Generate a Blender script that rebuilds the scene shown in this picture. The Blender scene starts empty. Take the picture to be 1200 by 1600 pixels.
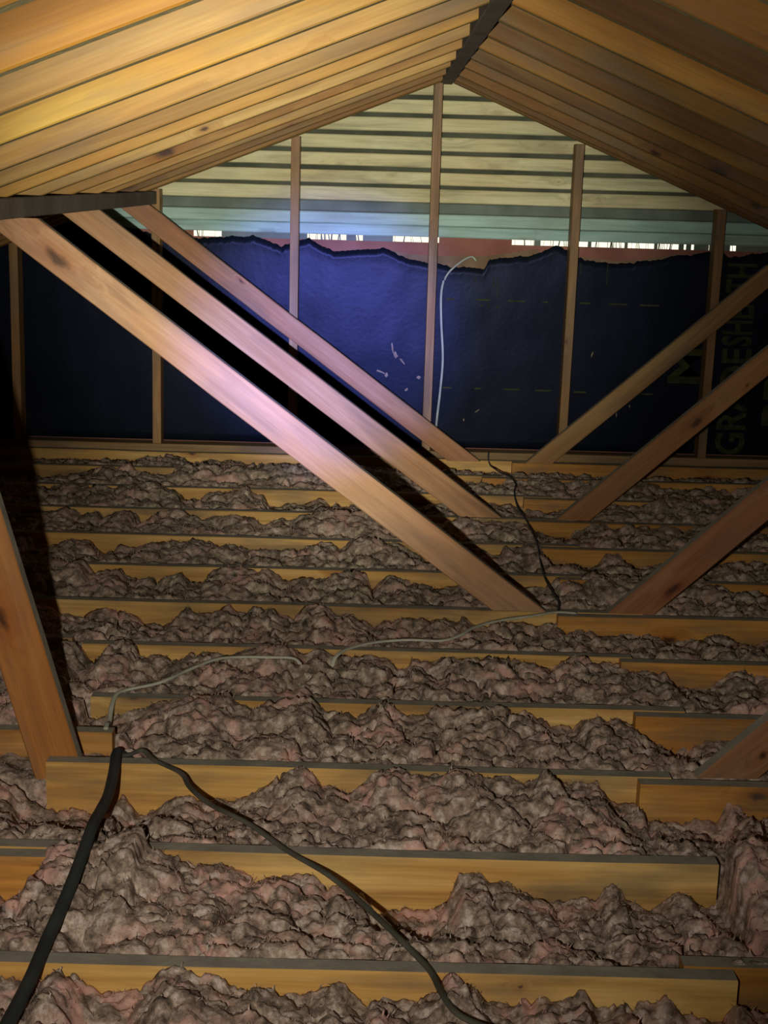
import bpy, math, random
import numpy as np
from mathutils import Vector, Matrix, noise

# ------------------------------------------------------------ camera, world, lights, exposure
scene = bpy.context.scene
CAM_H = 1.221
F_PX = 2290.4
PITCH, ROLL, YAW = 0.22190, 0.02843, -0.007435
cam_data = bpy.data.cameras.new('camera')
cam = bpy.data.objects.new('camera', cam_data)
scene.collection.objects.link(cam)
scene.camera = cam
cam_data.sensor_fit = 'VERTICAL'
cam_data.sensor_height = 32.0
cam_data.lens = 32.0 * F_PX / 1600.0
cam_data.clip_start = 0.05
_fw = Vector((-math.sin(YAW) * math.cos(PITCH), math.cos(YAW) * math.cos(PITCH), -math.sin(PITCH)))
_rt = Vector((math.cos(YAW), math.sin(YAW), 0))
_up = _rt.cross(_fw)
_r2 = math.cos(ROLL) * _rt + math.sin(ROLL) * _up
_u2 = -math.sin(ROLL) * _rt + math.cos(ROLL) * _up
cam.matrix_world = Matrix(((_r2.x, _u2.x, -_fw.x, 0), (_r2.y, _u2.y, -_fw.y, 0), (_r2.z, _u2.z, -_fw.z, CAM_H), (0, 0, 0, 1)))

world = bpy.data.worlds.new('daylight')
scene.world = world
world.use_nodes = True
world.node_tree.nodes['Background'].inputs['Color'].default_value = (1.0, 0.93, 0.72, 1)
world.node_tree.nodes['Background'].inputs['Strength'].default_value = 1.3

def spot(name, loc, target, watts, colour, angle, blend, radius):
    d = bpy.data.lights.new(name, 'SPOT')
    d.energy = watts; d.color = colour; d.spot_size = math.radians(angle); d.spot_blend = blend
    d.shadow_soft_size = radius
    o = bpy.data.objects.new(name, d)
    scene.collection.objects.link(o)
    o.location = loc
    o.rotation_euler = (Vector(target) - Vector(loc)).to_track_quat('-Z', 'Y').to_euler()
    return o
TORCH = (-0.16, 0.02, 1.14)            # hand torch held a little left of and below the phone
spot('torch_spill', TORCH, (-0.45, 6.6, 0.55), 185, (1.0, 0.94, 0.82), 74, 1.0, 0.014)
spot('torch_beam', TORCH, (-0.16, 6.6, 0.93), 820, (1.0, 0.965, 0.84), 29, 1.0, 0.014)
spot('torch_core', TORCH, (-0.22, 6.6, 0.56), 3000, (0.15, 0.20, 1.0), 12.5, 1.0, 0.014)

scene.view_settings.view_transform = 'Standard'
scene.view_settings.look = 'None'
scene.view_settings.gamma = 1.0
scene.view_settings.use_curve_mapping = False
scene.view_settings.exposure = 0.0
scene.cycles.max_bounces = 5

# ------------------------------------------------------------ materials
def new_mat(name):
    m = bpy.data.materials.new(name); m.use_nodes = True
    nt = m.node_tree; nt.nodes.clear()
    out = nt.nodes.new('ShaderNodeOutputMaterial'); b = nt.nodes.new('ShaderNodeBsdfPrincipled')
    nt.links.new(b.outputs[0], out.inputs[0])
    return m, nt, b
class NT:
    def __init__(s, nt): s.nt = nt
    def n(s, typ, **kw):
        nd = s.nt.nodes.new(typ)
        for k, v in kw.items():
            if k.startswith('i_'):
                key = k[2:]; key = int(key) if key.isdigit() else key.replace('_', ' ')
                nd.inputs[key].default_value = v
            else: setattr(nd, k, v)
        return nd
    def l(s, a, b): s.nt.links.new(a, b)
    def ramp(s, fac, stops):
        r = s.n('ShaderNodeValToRGB'); e = r.color_ramp.elements
        while len(e) < len(stops): e.new(0.5)
        for q, (p, c) in zip(e, stops):
            q.position = p; q.color = (c[0], c[1], c[2], 1) if isinstance(c, (tuple, list)) else (c, c, c, 1)
        s.l(fac, r.inputs[0]); return r.outputs[0]
    def mix(s, fac, a, b, mode='MIX'):
        m = s.n('ShaderNodeMix', data_type='RGBA', blend_type=mode)
        for sock, v in ((m.inputs[0], fac), (m.inputs[6], a), (m.inputs[7], b)):
            if hasattr(v, 'links') or hasattr(v, 'is_linked'): s.l(v, sock)
            elif isinstance(v, (tuple, list)): sock.default_value = (v[0], v[1], v[2], 1)
            else: sock.default_value = v
        return m.outputs[2]
    def math(s, op, a, b=0.0):
        m = s.n('ShaderNodeMath', operation=op)
        for sock, v in ((m.inputs[0], a), (m.inputs[1], b)):
            if hasattr(v, 'is_linked'): s.l(v, sock)
            else: sock.default_value = v
        return m.outputs[0]

def wood_mat(name, light, mid, dark, knot=(0.09, 0.04, 0.018), knots=1.0, dust=0.0, rough=0.62):
    """softwood with the grain along the board's own x axis; tinted per board by its object colour"""
    m, nt, b = new_mat(name); N = NT(nt)
    tc = N.n('ShaderNodeTexCoord'); oi = N.n('ShaderNodeObjectInfo')
    off = N.math('MULTIPLY', oi.outputs['Random'], 37.0)
    cmb = N.n('ShaderNodeCombineXYZ'); N.l(off, cmb.inputs[0]); N.l(off, cmb.inputs[1]); N.l(off, cmb.inputs[2])
    add = N.n('ShaderNodeVectorMath', operation='ADD'); N.l(tc.outputs['Object'], add.inputs[0]); N.l(cmb.outputs[0], add.inputs[1])
    # knots
    sk_ = N.n('ShaderNodeSeparateXYZ'); N.l(add.outputs[0], sk_.inputs[0]); ck_ = N.n('ShaderNodeCombineXYZ')
    N.l(sk_.outputs[0], ck_.inputs[0]); N.l(N.math('ADD', sk_.outputs[2], N.math('MULTIPLY', sk_.outputs[1], 0.5)), ck_.inputs[1])
    mk = N.n('ShaderNodeMapping'); N.l(ck_.outputs[0], mk.inputs[0]); mk.inputs['Scale'].default_value = (1.9, 4.4, 1.0)
    v = N.n('ShaderNodeTexVoronoi', feature='F1', voronoi_dimensions='2D'); v.inputs['Scale'].default_value = 1.0
    wn = N.n('ShaderNodeTexNoise'); wn.inputs['Scale'].default_value = 28; wn.inputs['Detail'].default_value = 3; N.l(add.outputs[0], wn.inputs[0])
    wv = N.n('ShaderNodeVectorMath', operation='MULTIPLY_ADD'); N.l(wn.outputs['Color'], wv.inputs[0]); wv.inputs[1].default_value = (0.07, 0.11, 0); N.l(mk.outputs[0], wv.inputs[2])
    N.l(wv.outputs[0], v.inputs[0])
    cs = N.n('ShaderNodeSeparateColor'); N.l(v.outputs['Color'], cs.inputs[0])
    kd = N.math('DIVIDE', v.outputs['Distance'], N.math('ADD', N.math('MULTIPLY', cs.outputs[0], 0.95), 0.12))
    # grain, bent around the knots
    bend = N.ramp(kd, [(0.0, 1.0), (0.35, 0.0)])
    mg = N.n('ShaderNodeMapping'); N.l(add.outputs[0], mg.inputs[0]); mg.inputs['Scale'].default_value = (1.3, 22, 22)
    gv = N.n('ShaderNodeVectorMath', operation='ADD'); N.l(mg.outputs[0], gv.inputs[0]); N.l(bend, gv.inputs[1])
    g = N.n('ShaderNodeTexNoise'); g.inputs['Scale'].default_value = 1.0; g.inputs['Detail'].default_value = 5; g.inputs['Roughness'].default_value = 0.6; g.inputs['Distortion'].default_value = 0.6
    N.l(gv.outputs[0], g.inputs[0])
    mf = N.n('ShaderNodeMapping'); N.l(add.outputs[0], mf.inputs[0]); mf.inputs['Scale'].default_value = (5, 160, 160)
    fine = N.n('ShaderNodeTexNoise'); fine.inputs['Scale'].default_value = 1.0; fine.inputs['Detail'].default_value = 3; N.l(mf.outputs[0], fine.inputs[0])
    big = N.n('ShaderNodeTexNoise'); big.inputs['Scale'].default_value = 2.6; big.inputs['Detail'].default_value = 3; N.l(add.outputs[0], big.inputs[0])
    col = N.ramp(g.outputs[0], [(0.28, dark), (0.47, mid), (0.68, light)])
    col = N.mix(N.ramp(big.outputs[0], [(0.38, 0.0), (0.62, 0.45)]), col, tuple(c * k for c, k in zip(mid, (0.92, 0.72, 0.55))))
    col = N.mix(0.5, col, N.ramp(fine.outputs[0], [(0.3, 0.72), (0.7, 1.12)]), 'MULTIPLY')
    kmask = N.math('MULTIPLY', N.ramp(kd, [(0.030, 1.0), (0.095, 0.0)]), knots)
    halo = N.math('MULTIPLY', N.ramp(kd, [(0.06, 0.6), (0.24, 0.0)]), knots)
    col = N.mix(halo, col, tuple(c * k for c, k in zip(mid, (0.75, 0.5, 0.35))))
    col = N.mix(kmask, col, knot)
    col = N.mix(1.0, col, oi.outputs['Color'], 'MULTIPLY')
    st = N.n('ShaderNodeTexNoise'); st.inputs['Scale'].default_value = 1; st.inputs['Detail'].default_value = 7; ms = N.n('ShaderNodeMapping'); ms.inputs['Scale'].default_value = (3.2, 14, 14); N.l(add.outputs[0], ms.inputs[0]); N.l(ms.outputs[0], st.inputs[0])
    col = N.mix(N.math('MULTIPLY', N.ramp(st.outputs[0], [(0.48, 0.0), (0.70, 1.0)]), 0.35 + dust), col, (0.12, 0.10, 0.075))
    N.l(col, b.inputs['Base Color']); b.inputs['Roughness'].default_value = rough
    b.inputs['Specular IOR Level'].default_value = 0.3
    bp = N.n('ShaderNodeBump'); bp.inputs['Strength'].default_value = 0.35; bp.inputs['Distance'].default_value = 0.002
    N.l(N.math('ADD', g.outputs[0], N.math('MULTIPLY', fine.outputs[0], 0.5)), bp.inputs['Height']); N.l(bp.outputs[0], b.inputs['Normal'])
    return m

def mottled(name, a, b_, scale=9.0, rough=0.9, spec=0.1, bump=0.003, bscale=60.0):
    m, nt, b = new_mat(name); N = NT(nt)
    tc = N.n('ShaderNodeTexCoord')
    x = N.n('ShaderNodeTexNoise'); x.inputs['Scale'].default_value = scale; x.inputs['Detail'].default_value = 6; N.l(tc.outputs['Object'], x.inputs[0])
    N.l(N.ramp(x.outputs[0], [(0.35, a), (0.66, b_)]), b.inputs['Base Color'])
    b.inputs['Roughness'].default_value = rough; b.inputs['Specular IOR Level'].default_value = spec
    if bump:
        y = N.n('ShaderNodeTexNoise'); y.inputs['Scale'].default_value = bscale; y.inputs['Detail'].default_value = 4; N.l(tc.outputs['Object'], y.inputs[0])
        bp = N.n('ShaderNodeBump'); bp.inputs['Strength'].default_value = 0.5; bp.inputs['Distance'].default_value = bump
        N.l(y.outputs[0], bp.inputs['Height']); N.l(bp.outputs[0], b.inputs['Normal'])
    return m

W_JOIST = wood_mat('joist_pine', (0.84, 0.56, 0.21), (0.64, 0.39, 0.12), (0.33, 0.18, 0.055), dust=0.30)
W_RAFT = wood_mat('rafter_pine', (0.66, 0.44, 0.15), (0.52, 0.31, 0.09), (0.34, 0.18, 0.05), dust=0.1)
W_STRUT = wood_mat('strut_pine', (0.52, 0.34, 0.20), (0.42, 0.25, 0.13), (0.27, 0.14, 0.07), dust=0.1)
W_STUD = wood_mat('stud_pine', (0.46, 0.31, 0.16), (0.35, 0.22, 0.10), (0.20, 0.12, 0.05), knots=0.7, dust=0.15)
DUST = mottled('dust_on_timber', (0.28, 0.255, 0.20), (0.38, 0.35, 0.275), 14)
DARKTIMBER = mottled('dusty_grey_timber', (0.21, 0.18, 0.14), (0.28, 0.25, 0.20), 5)  # dust-grey timber of the ridge board and purlins
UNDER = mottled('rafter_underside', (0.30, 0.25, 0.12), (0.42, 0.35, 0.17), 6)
DECK = wood_mat('roof_deck', (0.30, 0.2, 0.1), (0.22, 0.14, 0.07), (0.14, 0.09, 0.05), dust=0.2)
PLASTER = mottled('plasterboard_back', (0.30, 0.28, 0.25), (0.36, 0.34, 0.31), 3)
SIDING = wood_mat('weathered_siding', (0.84, 0.81, 0.50), (0.74, 0.71, 0.42), (0.46, 0.44, 0.26), knots=0.25, dust=0.05, rough=0.8)
SIDEGAP = mottled('dark_olive_backing', (0.07, 0.075, 0.05), (0.12, 0.125, 0.085), 6)  # dark olive, so the gaps between siding boards read as dark bands
BLUEBOARD = wood_mat('pale_blue_board', (0.44, 0.66, 0.60), (0.38, 0.58, 0.53), (0.26, 0.42, 0.39), knot=(0.12, 0.2, 0.2), knots=0.35, dust=0.0, rough=0.75)
TEALBOARD = mottled('grey_green_board', (0.13, 0.16, 0.13), (0.20, 0.24, 0.20), 6)
PINKBOARD = mottled('dull_red_sheathing', (0.24, 0.10, 0.075), (0.33, 0.15, 0.11), 5)
CARD = mottled('torn_brown_paper', (0.17, 0.11, 0.065), (0.25, 0.17, 0.11), 9)
SCRAP = mottled('pale_torn_fibre', (0.20, 0.15, 0.11), (0.34, 0.27, 0.22), 30)
PRINT = mottled('faded_yellow_print', (0.030, 0.034, 0.016), (0.065, 0.07, 0.03), 25)
PRINTW = mottled('faded_white_print', (0.16, 0.18, 0.15), (0.30, 0.32, 0.27), 25)
CABLE_W = mottled('white_cable_sheath', (0.34, 0.38, 0.32), (0.46, 0.50, 0.42), 20, rough=0.5, spec=0.3, bump=0)
CABLE_WD = mottled('dusty_white_cable_sheath', (0.42, 0.42, 0.31), (0.62, 0.62, 0.48), 16, rough=0.7, bump=0)
CABLE_B = mottled('black_rubber_cable', (0.028, 0.034, 0.034), (0.05, 0.056, 0.052), 12, rough=0.6, spec=0.3, bump=0)
CABLE_G = mottled('grey_flat_cable', (0.06, 0.058, 0.045), (0.12, 0.115, 0.09), 12, rough=0.6, spec=0.3, bump=0)
STEEL = mottled('dull_nail', (0.05, 0.05, 0.05), (0.1, 0.1, 0.1), 50, rough=0.5, spec=0.5, bump=0)

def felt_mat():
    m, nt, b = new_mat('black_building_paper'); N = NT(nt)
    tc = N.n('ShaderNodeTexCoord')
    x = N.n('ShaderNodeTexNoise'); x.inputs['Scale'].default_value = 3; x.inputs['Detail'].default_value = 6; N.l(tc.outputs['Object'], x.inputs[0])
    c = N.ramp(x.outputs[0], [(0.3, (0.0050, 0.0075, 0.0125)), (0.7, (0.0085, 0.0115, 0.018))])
    N.l(c, b.inputs['Base Color']); b.inputs['Roughness'].default_value = 0.36; b.inputs['Specular IOR Level'].default_value = 0.12; b.inputs['Specular Tint'].default_value = (0.45, 0.50, 1.0, 1)  # blue glare of the lit patch put into base colour and specular tint
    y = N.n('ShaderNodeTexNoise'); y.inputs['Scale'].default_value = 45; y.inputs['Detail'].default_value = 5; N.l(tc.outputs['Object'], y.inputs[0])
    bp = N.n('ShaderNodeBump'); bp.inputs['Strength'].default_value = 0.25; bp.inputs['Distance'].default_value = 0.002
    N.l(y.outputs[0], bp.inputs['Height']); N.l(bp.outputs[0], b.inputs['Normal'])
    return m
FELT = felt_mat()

def wool_mat():
    m, nt, b = new_mat('dusty_pink_glass_wool'); N = NT(nt)
    tc = N.n('ShaderNodeTexCoord'); P = tc.outputs['Object']
    a = N.n('ShaderNodeTexNoise'); a.inputs['Scale'].default_value = 5.5; a.inputs['Detail'].default_value = 4; N.l(P, a.inputs[0])
    c = N.n('ShaderNodeTexNoise'); c.inputs['Scale'].default_value = 42; c.inputs['Detail'].default_value = 8; c.inputs['Roughness'].default_value = 0.7; N.l(P, c.inputs[0])
    d = N.n('ShaderNodeTexNoise'); d.inputs['Scale'].default_value = 12; d.inputs['Detail'].default_value = 5; d.inputs['Distortion'].default_value = 1.5; N.l(P, d.inputs[0])
    col = N.ramp(c.outputs[0], [(0.36, (0.12, 0.09, 0.07)), (0.50, (0.38, 0.275, 0.21)), (0.64, (0.76, 0.62, 0.54))])
    pink = N.math('MULTIPLY', N.ramp(a.outputs[0], [(0.46, 0.0), (0.60, 1.0)]), N.ramp(d.outputs[0], [(0.45, 0.0), (0.58, 0.85)]))
    col = N.mix(pink, col, (0.80, 0.45, 0.37))
    # weathered surface dust, greener and greyer towards the gable
    sx = N.n('ShaderNodeSeparateXYZ'); N.l(P, sx.inputs[0])
    gy = N.ramp(N.math('DIVIDE', sx.outputs[1], 7.0), [(0.36, 0.10), (0.60, 0.65)])
    gm = N.math('MULTIPLY', gy, N.ramp(a.outputs[0], [(0.35, 1.0), (0.70, 0.45)]))
    col = N.mix(gm, col, N.ramp(c.outputs[0], [(0.36, (0.12, 0.105, 0.065)), (0.50, (0.35, 0.285, 0.185)), (0.64, (0.66, 0.55, 0.38))]))
    N.l(col, b.inputs['Base Color']); b.inputs['Roughness'].default_value = 0.95; b.inputs['Specular IOR Level'].default_value = 0.05
    e = N.n('ShaderNodeTexNoise'); e.inputs['Scale'].default_value = 110; e.inputs['Detail'].default_value = 6; e.inputs['Roughness'].default_value = 0.7; e.inputs['Distortion'].default_value = 1.0; N.l(P, e.inputs[0])
    bp = N.n('ShaderNodeBump'); bp.inputs['Strength'].default_value = 0.6; bp.inputs['Distance'].default_value = 0.005
    N.l(e.outputs[0], bp.inputs['Height']); N.l(bp.outputs[0], b.inputs['Normal'])
    return m
WOOL = wool_mat()

# ------------------------------------------------------------ helpers
COL = scene.collection
rnd = random.Random(7)
def mesh_obj(name, verts, faces, mat, parent=None, mats=None, fm=None, smooth=False):
    me = bpy.data.meshes.new(name); me.from_pydata([tuple(v) for v in verts], [], faces)
    for mm in (mats or [mat]): me.materials.append(mm)
    if fm is not None: me.polygons.foreach_set('material_index', fm)
    if smooth: me.polygons.foreach_set('use_smooth', [True] * len(me.polygons))
    me.update()
    o = bpy.data.objects.new(name, me); COL.objects.link(o)
    if parent: o.parent = parent
    return o
def tag(o, label=None, cat=None, group=None, kind=None):
    if label: o['label'] = label
    if cat: o['category'] = cat
    if group: o['group'] = group
    if kind: o['kind'] = kind
    return o
def empty(name, loc):
    o = bpy.data.objects.new(name, None); COL.objects.link(o); o.location = loc; o.empty_display_size = 0.1
    return o
def tint(o, c): o.color = (c[0], c[1], c[2], 1)

def board(name, p0, p1, w, t, wdir, mats, parent=None, cut0=None, cut1=None, ch=0.003, wob=0.0012, seg=0.16, dust=None, low=None):
    """Sawn timber from p0 to p1 along its CENTRE line. w is the size along wdir, t the other size.
    local x = length, y = thickness, z = width. cut = (axis, value): end cut lying in that world plane.
    dust: 'top' puts material 1 on the faces that look up (local +z, or local y when laid so); 'bottom' likewise."""
    p0 = Vector(p0); p1 = Vector(p1); d = (p1 - p0); L = d.length; d.normalize()
    wd = Vector(wdir); wd = (wd - d * wd.dot(d)).normalized(); td = wd.cross(d)
    M = Matrix((( d.x, td.x, wd.x, p0.x), (d.y, td.y, wd.y, p0.y), (d.z, td.z, wd.z, p0.z), (0, 0, 0, 1)))
    a, b = t / 2, w / 2
    sec = [(-a + ch, -b), (a - ch, -b), (a, -b + ch), (a, b - ch), (a - ch, b), (-a + ch, b), (-a, b - ch), (-a, -b + ch)]
    n = max(2, int(L / seg)); verts = []; faces = []; fm = []
    s0 = rnd.random() * 100
    for i in range(n + 1):
        x = L * i / n
        wy = wob * 2 * noise.noise(Vector((s0, x * 1.1, 0))); wz = wob * 2 * noise.noise(Vector((s0, x * 1.3, 9)))
        for (y, z) in sec:
            xx = x
            for k, cut in ((0, cut0), (n, cut1)):
                if i == k and cut:
                    base = p0 + td * y + wd * z
                    xx = (cut[1] - base[cut[0]]) / d[cut[0]]
            verts.append((xx, y + wy + wob * noise.noise(Vector((x * 9, y * 40, s0))), z + wz + wob * noise.noise(Vector((x * 9 + 50, z * 40, s0)))))
    for i in range(n):
        for k in range(8):
            q = (k + 1) % 8
            faces.append((i * 8 + k, i * 8 + q, (i + 1) * 8 + q, (i + 1) * 8 + k))
            up = {4: 1, 0: 2, 2: 3, 6: 4}.get(k, 0)
            nm = {1: wd, 2: -wd, 3: td, 4: -td}.get(up)
            f = 0
            if nm is not None and dust == 'top' and nm.z > 0.55: f = 1
            if nm is not None and dust == 'bottom' and nm.z < -0.55: f = 1
            if nm is not None and dust == 'both' and abs(nm.z) > 0.55: f = 1
            fm.append(f)
    faces.append(tuple(range(7, -1, -1))); fm.append(0)
    faces.append(tuple(n * 8 + k for k in range(8))); fm.append(0)
    o = mesh_obj(name, verts, faces, None, parent, mats=mats, fm=fm)
    # vertices were made with outward winding only if det > 0
    if parent: M = parent.matrix_world.inverted() @ M
    o.matrix_local = M if parent else M
    if not parent: o.matrix_world = M
    return o

def slab(name, x0, x1, y0, y1, z0, z1, mat, parent=None):
    v = [(x, y, z) for x in (x0, x1) for y in (y0, y1) for z in (z0, z1)]
    f = [(0, 1, 3, 2), (4, 6, 7, 5), (0, 4, 5, 1), (2, 3, 7, 6), (0, 2, 6, 4), (1, 5, 7, 3)]
    return mesh_obj(name, v, f, mat, parent)

def catmull(P, n=8):
    P = [Vector(p) for p in P]; Q = [P[0] * 2 - P[1]] + P + [P[-1] * 2 - P[-2]]; out = []
    for i in range(1, len(Q) - 2):
        for k in range(n):
            t = k / n; a, b, c, d = Q[i - 1], Q[i], Q[i + 1], Q[i + 2]
            out.append(0.5 * ((2 * b) + (c - a) * t + (2 * a - 5 * b + 4 * c - d) * t * t + (3 * b - a - 3 * c + d) * t ** 3))
    out.append(P[-1]); return out
def tube(name, pts, rx, rz, mat, parent=None, n=10, sub=8):
    C = catmull(pts, sub); verts = []; faces = []
    for i, c in enumerate(C):
        tdir = (C[min(i + 1, len(C) - 1)] - C[max(i - 1, 0)]).normalized()
        ref = Vector((0, 0, 1)) if abs(tdir.z) < 0.9 else Vector((0, 1, 0))
        s = tdir.cross(ref).normalized(); u = s.cross(tdir)
        for k in range(n):
            a = 2 * math.pi * k / n; verts.append(c + s * (math.cos(a) * rx) + u * (math.sin(a) * rz))
    for i in range(len(C) - 1):
        for k in range(n):
            q = (k + 1) % n; faces.append((i * n + k, i * n + q, (i + 1) * n + q, (i + 1) * n + k))
    faces.append(tuple(range(n - 1, -1, -1))); faces.append(tuple((len(C) - 1) * n + k for k in range(n)))
    return mesh_obj(name, verts, faces, mat, parent, smooth=True)

# ------------------------------------------------------------ geometry constants (metres)
YW = 6.568                         # front of the gable studs
PITCH_J = 0.406
def JY(n): return 2.102 + PITCH_J * (11 - n)    # front face of joist line n, 0 at the gable
RX_L, RX_R, RZ = 0.243, 0.295, 1.640           # ridge board sides and the rafters' lower edge there
SL, SR = 0.392, 0.411
def roofL(x): return RZ + SL * (x - RX_L)
def roofR(x): return RZ - SR * (x - RX_R)
EL, ER = -3.75, 4.05
FLOOR_Z = -0.150

# ------------------------------------------------------------ the setting
wall = tag(empty('wall_far', (0, YW, 0)), kind='structure'); bpy.context.view_layer.update()
def wslab(name, x0, x1, z0, z1, y0, y1, mat):
    o = slab(name, x0, x1, y0 - YW, y1 - YW, z0, z1, mat, wall); return o
f = slab('floor', EL - 0.1, ER + 0.1, -1.6, YW + 0.2, FLOOR_Z - 0.0125, FLOOR_Z, PLASTER); tag(f, kind='structure')
RD = 0.150                                       # rafter depth, vertically a little more
def deck(name, xa, xb, slope_f):
    za, zb = slope_f(xa) + RD + 0.016, slope_f(xb) + RD + 0.016
    v = []
    for (x, z) in ((xa, za), (xb, zb)):
        for y in (-1.6, YW + 0.2):
            v += [(x, y, z), (x, y, z + 0.02)]
    fc = [(0, 2, 3, 1), (4, 5, 7, 6), (0, 4, 6, 2), (1, 3, 7, 5), (0, 1, 5, 4), (2, 6, 7, 3)]
    o = mesh_obj(name, v, fc, DECK); return tag(o, kind='structure')
deck('ceiling', EL - 0.35, 0.28, roofL); deck('ceiling', 0.27, ER + 0.35, roofR)
# end wall behind the camera
v = [(EL - 0.3, -1.5, FLOOR_Z), (ER + 0.3, -1.5, FLOOR_Z), (ER + 0.3, -1.5, roofR(ER) + 0.05), (0.27, -1.5, 1.83), (EL - 0.3, -1.5, roofL(EL) + 0.05)]
v += [(x, -1.52, z) for x, y, z in v]
w = mesh_obj('wall_near', v, [(0, 1, 2, 3, 4), (9, 8, 7, 6, 5)] + [(i, (i + 5), (i + 1) % 5 + 5, (i + 1) % 5) for i in range(5)], DECK)
tag(w, kind='structure')
for nm, x in (('wall_left', EL - 0.32), ('wall_right', ER + 0.30)):
    o = slab(nm, x, x + 0.02, -1.5, YW + 0.15, FLOOR_Z - 0.01, 0.35, DECK); tag(o, kind='structure')

# gable wall: red-brown sheathing low down, a gap of daylight, pale blue boards, weathered siding above
YB = YW + 0.100
GAP0, GAP1 = 0.958, 0.982
for k in range(5):
    z1 = GAP0 - k * 0.2215; z0 = z1 - 0.2195
    wslab('sheathing_board', EL - 0.3, ER + 0.3, max(z0, FLOOR_Z), z1, YB + 0.001 * k, YB + 0.018, PINKBOARD)
wslab('lower_backing', EL - 0.3, ER + 0.3, FLOOR_Z, GAP0 - 0.004, YB + 0.019, YB + 0.023, PINKBOARD)
def wboard(name, z0, z1, y, t, m, x0, x1, tilt=0.0, col=(1, 1, 1)):
    zc = (z0 + z1) / 2
    o = board(name, (x0, y + t / 2, zc), (x1, y + t / 2, zc), z1 - z0, t, (0, tilt, 1), [m], wall, ch=0.004, wob=0.0012, seg=0.12)
    tint(o, col); return o
wboard('blue_board', GAP1, 1.030, YB - 0.004, 0.018, BLUEBOARD, -2.1, 2.6)
wboard('blue_board', 1.032, 1.083, YB - 0.008, 0.018, BLUEBOARD, -1.9, 2.5, col=(1.08, 1.06, 1.03))
wboard('grey_green_board', 1.085, 1.131, YB + 0.004, 0.018, TEALBOARD, -1.8, 2.4)
o = None
zs = [1.131, 1.207, 1.282, 1.357, 1.436, 1.515, 1.593, 1.672]
for k in range(7):
    zb = zs[k]; zt = zs[k + 1]
    half = (1.80 - zb) / 0.40
    g = 0.018 if k else 0.014
    c = rnd.uniform(0.93, 1.06)
    o = wboard('siding_board', zb + 0.002, zt - g, YB + 0.002, 0.022, SIDING, 0.27 - half, 0.27 + half, tilt=-0.16, col=(c, c, c * 0.97))
v = [(-2.3, 0.128, GAP1 + 0.02), (2.9, 0.128, GAP1 + 0.02), (0.27, 0.128, 1.86 + 0.1)]
v += [(x, y + 0.01, z) for x, y, z in v]
mesh_obj('gap_backing', v, [(0, 1, 2), (5, 4, 3), (0, 3, 4, 1), (1, 4, 5, 2), (2, 5, 3, 0)], SIDEGAP, wall)  # added sheet behind the siding, closes its cracks against daylight
# things that block the daylight gap: packing wood between the open stretches, and splinters across them
opens = [(-0.838, -0.712), (-0.329, -0.154), (-0.111, -0.080), (0.055, 0.262), (0.588, 0.689), (0.717, 0.84), (0.875, 0.93), (0.945, 1.095), (1.108, 1.228), (1.242, 1.338), (1.36, 1.374), (1.393, 1.407), (1.472, 1.476), (1.568, 1.596)]
x = EL - 0.3
for a, b in opens + [(ER + 0.3, ER + 0.4)]:
    if a - x > 0.003:
        wslab('packing_piece', x, a, GAP0 - 0.002, GAP1 + 0.002, YB + 0.004, YB + 0.016, PINKBOARD if a < -0.7 or 0.2 < a < 0.6 else TEALBOARD)
    x = b
sv = []; sf = []
for a, b in opens:
    q = a + rnd.uniform(0.0, 0.02)
    while q < b:
        wd = rnd.choice((0.0012, 0.002, 0.003, 0.006)); lean = rnd.uniform(-0.006, 0.006); i = len(sv)
        for dx, z in ((0, GAP0 - 0.003), (wd, GAP0 - 0.003), (wd * 0.8 + lean, GAP1 + 0.003), (lean, GAP1 + 0.003)):
            sv += [(q + dx, YB - YW + 0.006, z), (q + dx, YB - YW + 0.010, z)]
        sf += [(i, i + 2, i + 4, i + 6), (i + 7, i + 5, i + 3, i + 1), (i, i + 1, i + 3, i + 2), (i + 2, i + 3, i + 5, i + 4), (i + 4, i + 5, i + 7, i + 6), (i + 6, i + 7, i + 1, i)]
        q += rnd.choice((0.006, 0.010, 0.014, 0.03, 0.045)) * rnd.uniform(0.7, 1.3)
o = mesh_obj('wood_splinters', sv, sf, TEALBOARD, wall); tag(o, kind='stuff')
# bottom plate the studs stand on
o = board('bottom_plate', (EL, YW + 0.044, 0.011), (ER, YW + 0.044, 0.011), 0.038, 0.089, (0, 0, 1), [W_STUD, W_STUD], wall)
tint(o, (0.85, 0.85, 0.8))

# ------------------------------------------------------------ studs
stud_x = [(-2.24, None), (-1.622, 'standing far left, by the shadowed corner'), (-0.992, 'behind the top of the farthest left brace'), (-0.380, 'crossing the blue lit patch, left of centre'), (0.232, 'under the ridge, next to the white cable'), (0.850, 'right of centre, left of the printed sheathing'), (1.488, 'at the right, in front of the printed sheathing'), (2.106, None)]
for x, lab in stud_x:
    top = (roofL(x + 0.02) if x < 0.25 else roofR(x + 0.019))
    lean = 0.008 if x > 0.5 else 0.0
    p0 = (x + 0.0, YW + 0.044, 0.031); ztop = top - 0.003
    if lab is None and abs(x) > 2: lab = ('outermost wall stud beyond the %s edge of the view' % ('left' if x < 0 else 'right'))
    s = board('wall_stud', p0, (x + lean, YW + 0.044, ztop), 0.038, 0.088, (1, 0, 0), [W_STUD, W_STUD], ch=0.002)
    tag(s, 'rough vertical pine gable stud ' + lab, 'wall stud', 'gable wall studs')
    tint(s, (1.05, 0.95, 0.8) if x < -0.5 else ((0.95, 0.9, 0.95) if x < 0.5 else (0.75, 0.68, 0.6)))

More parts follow.
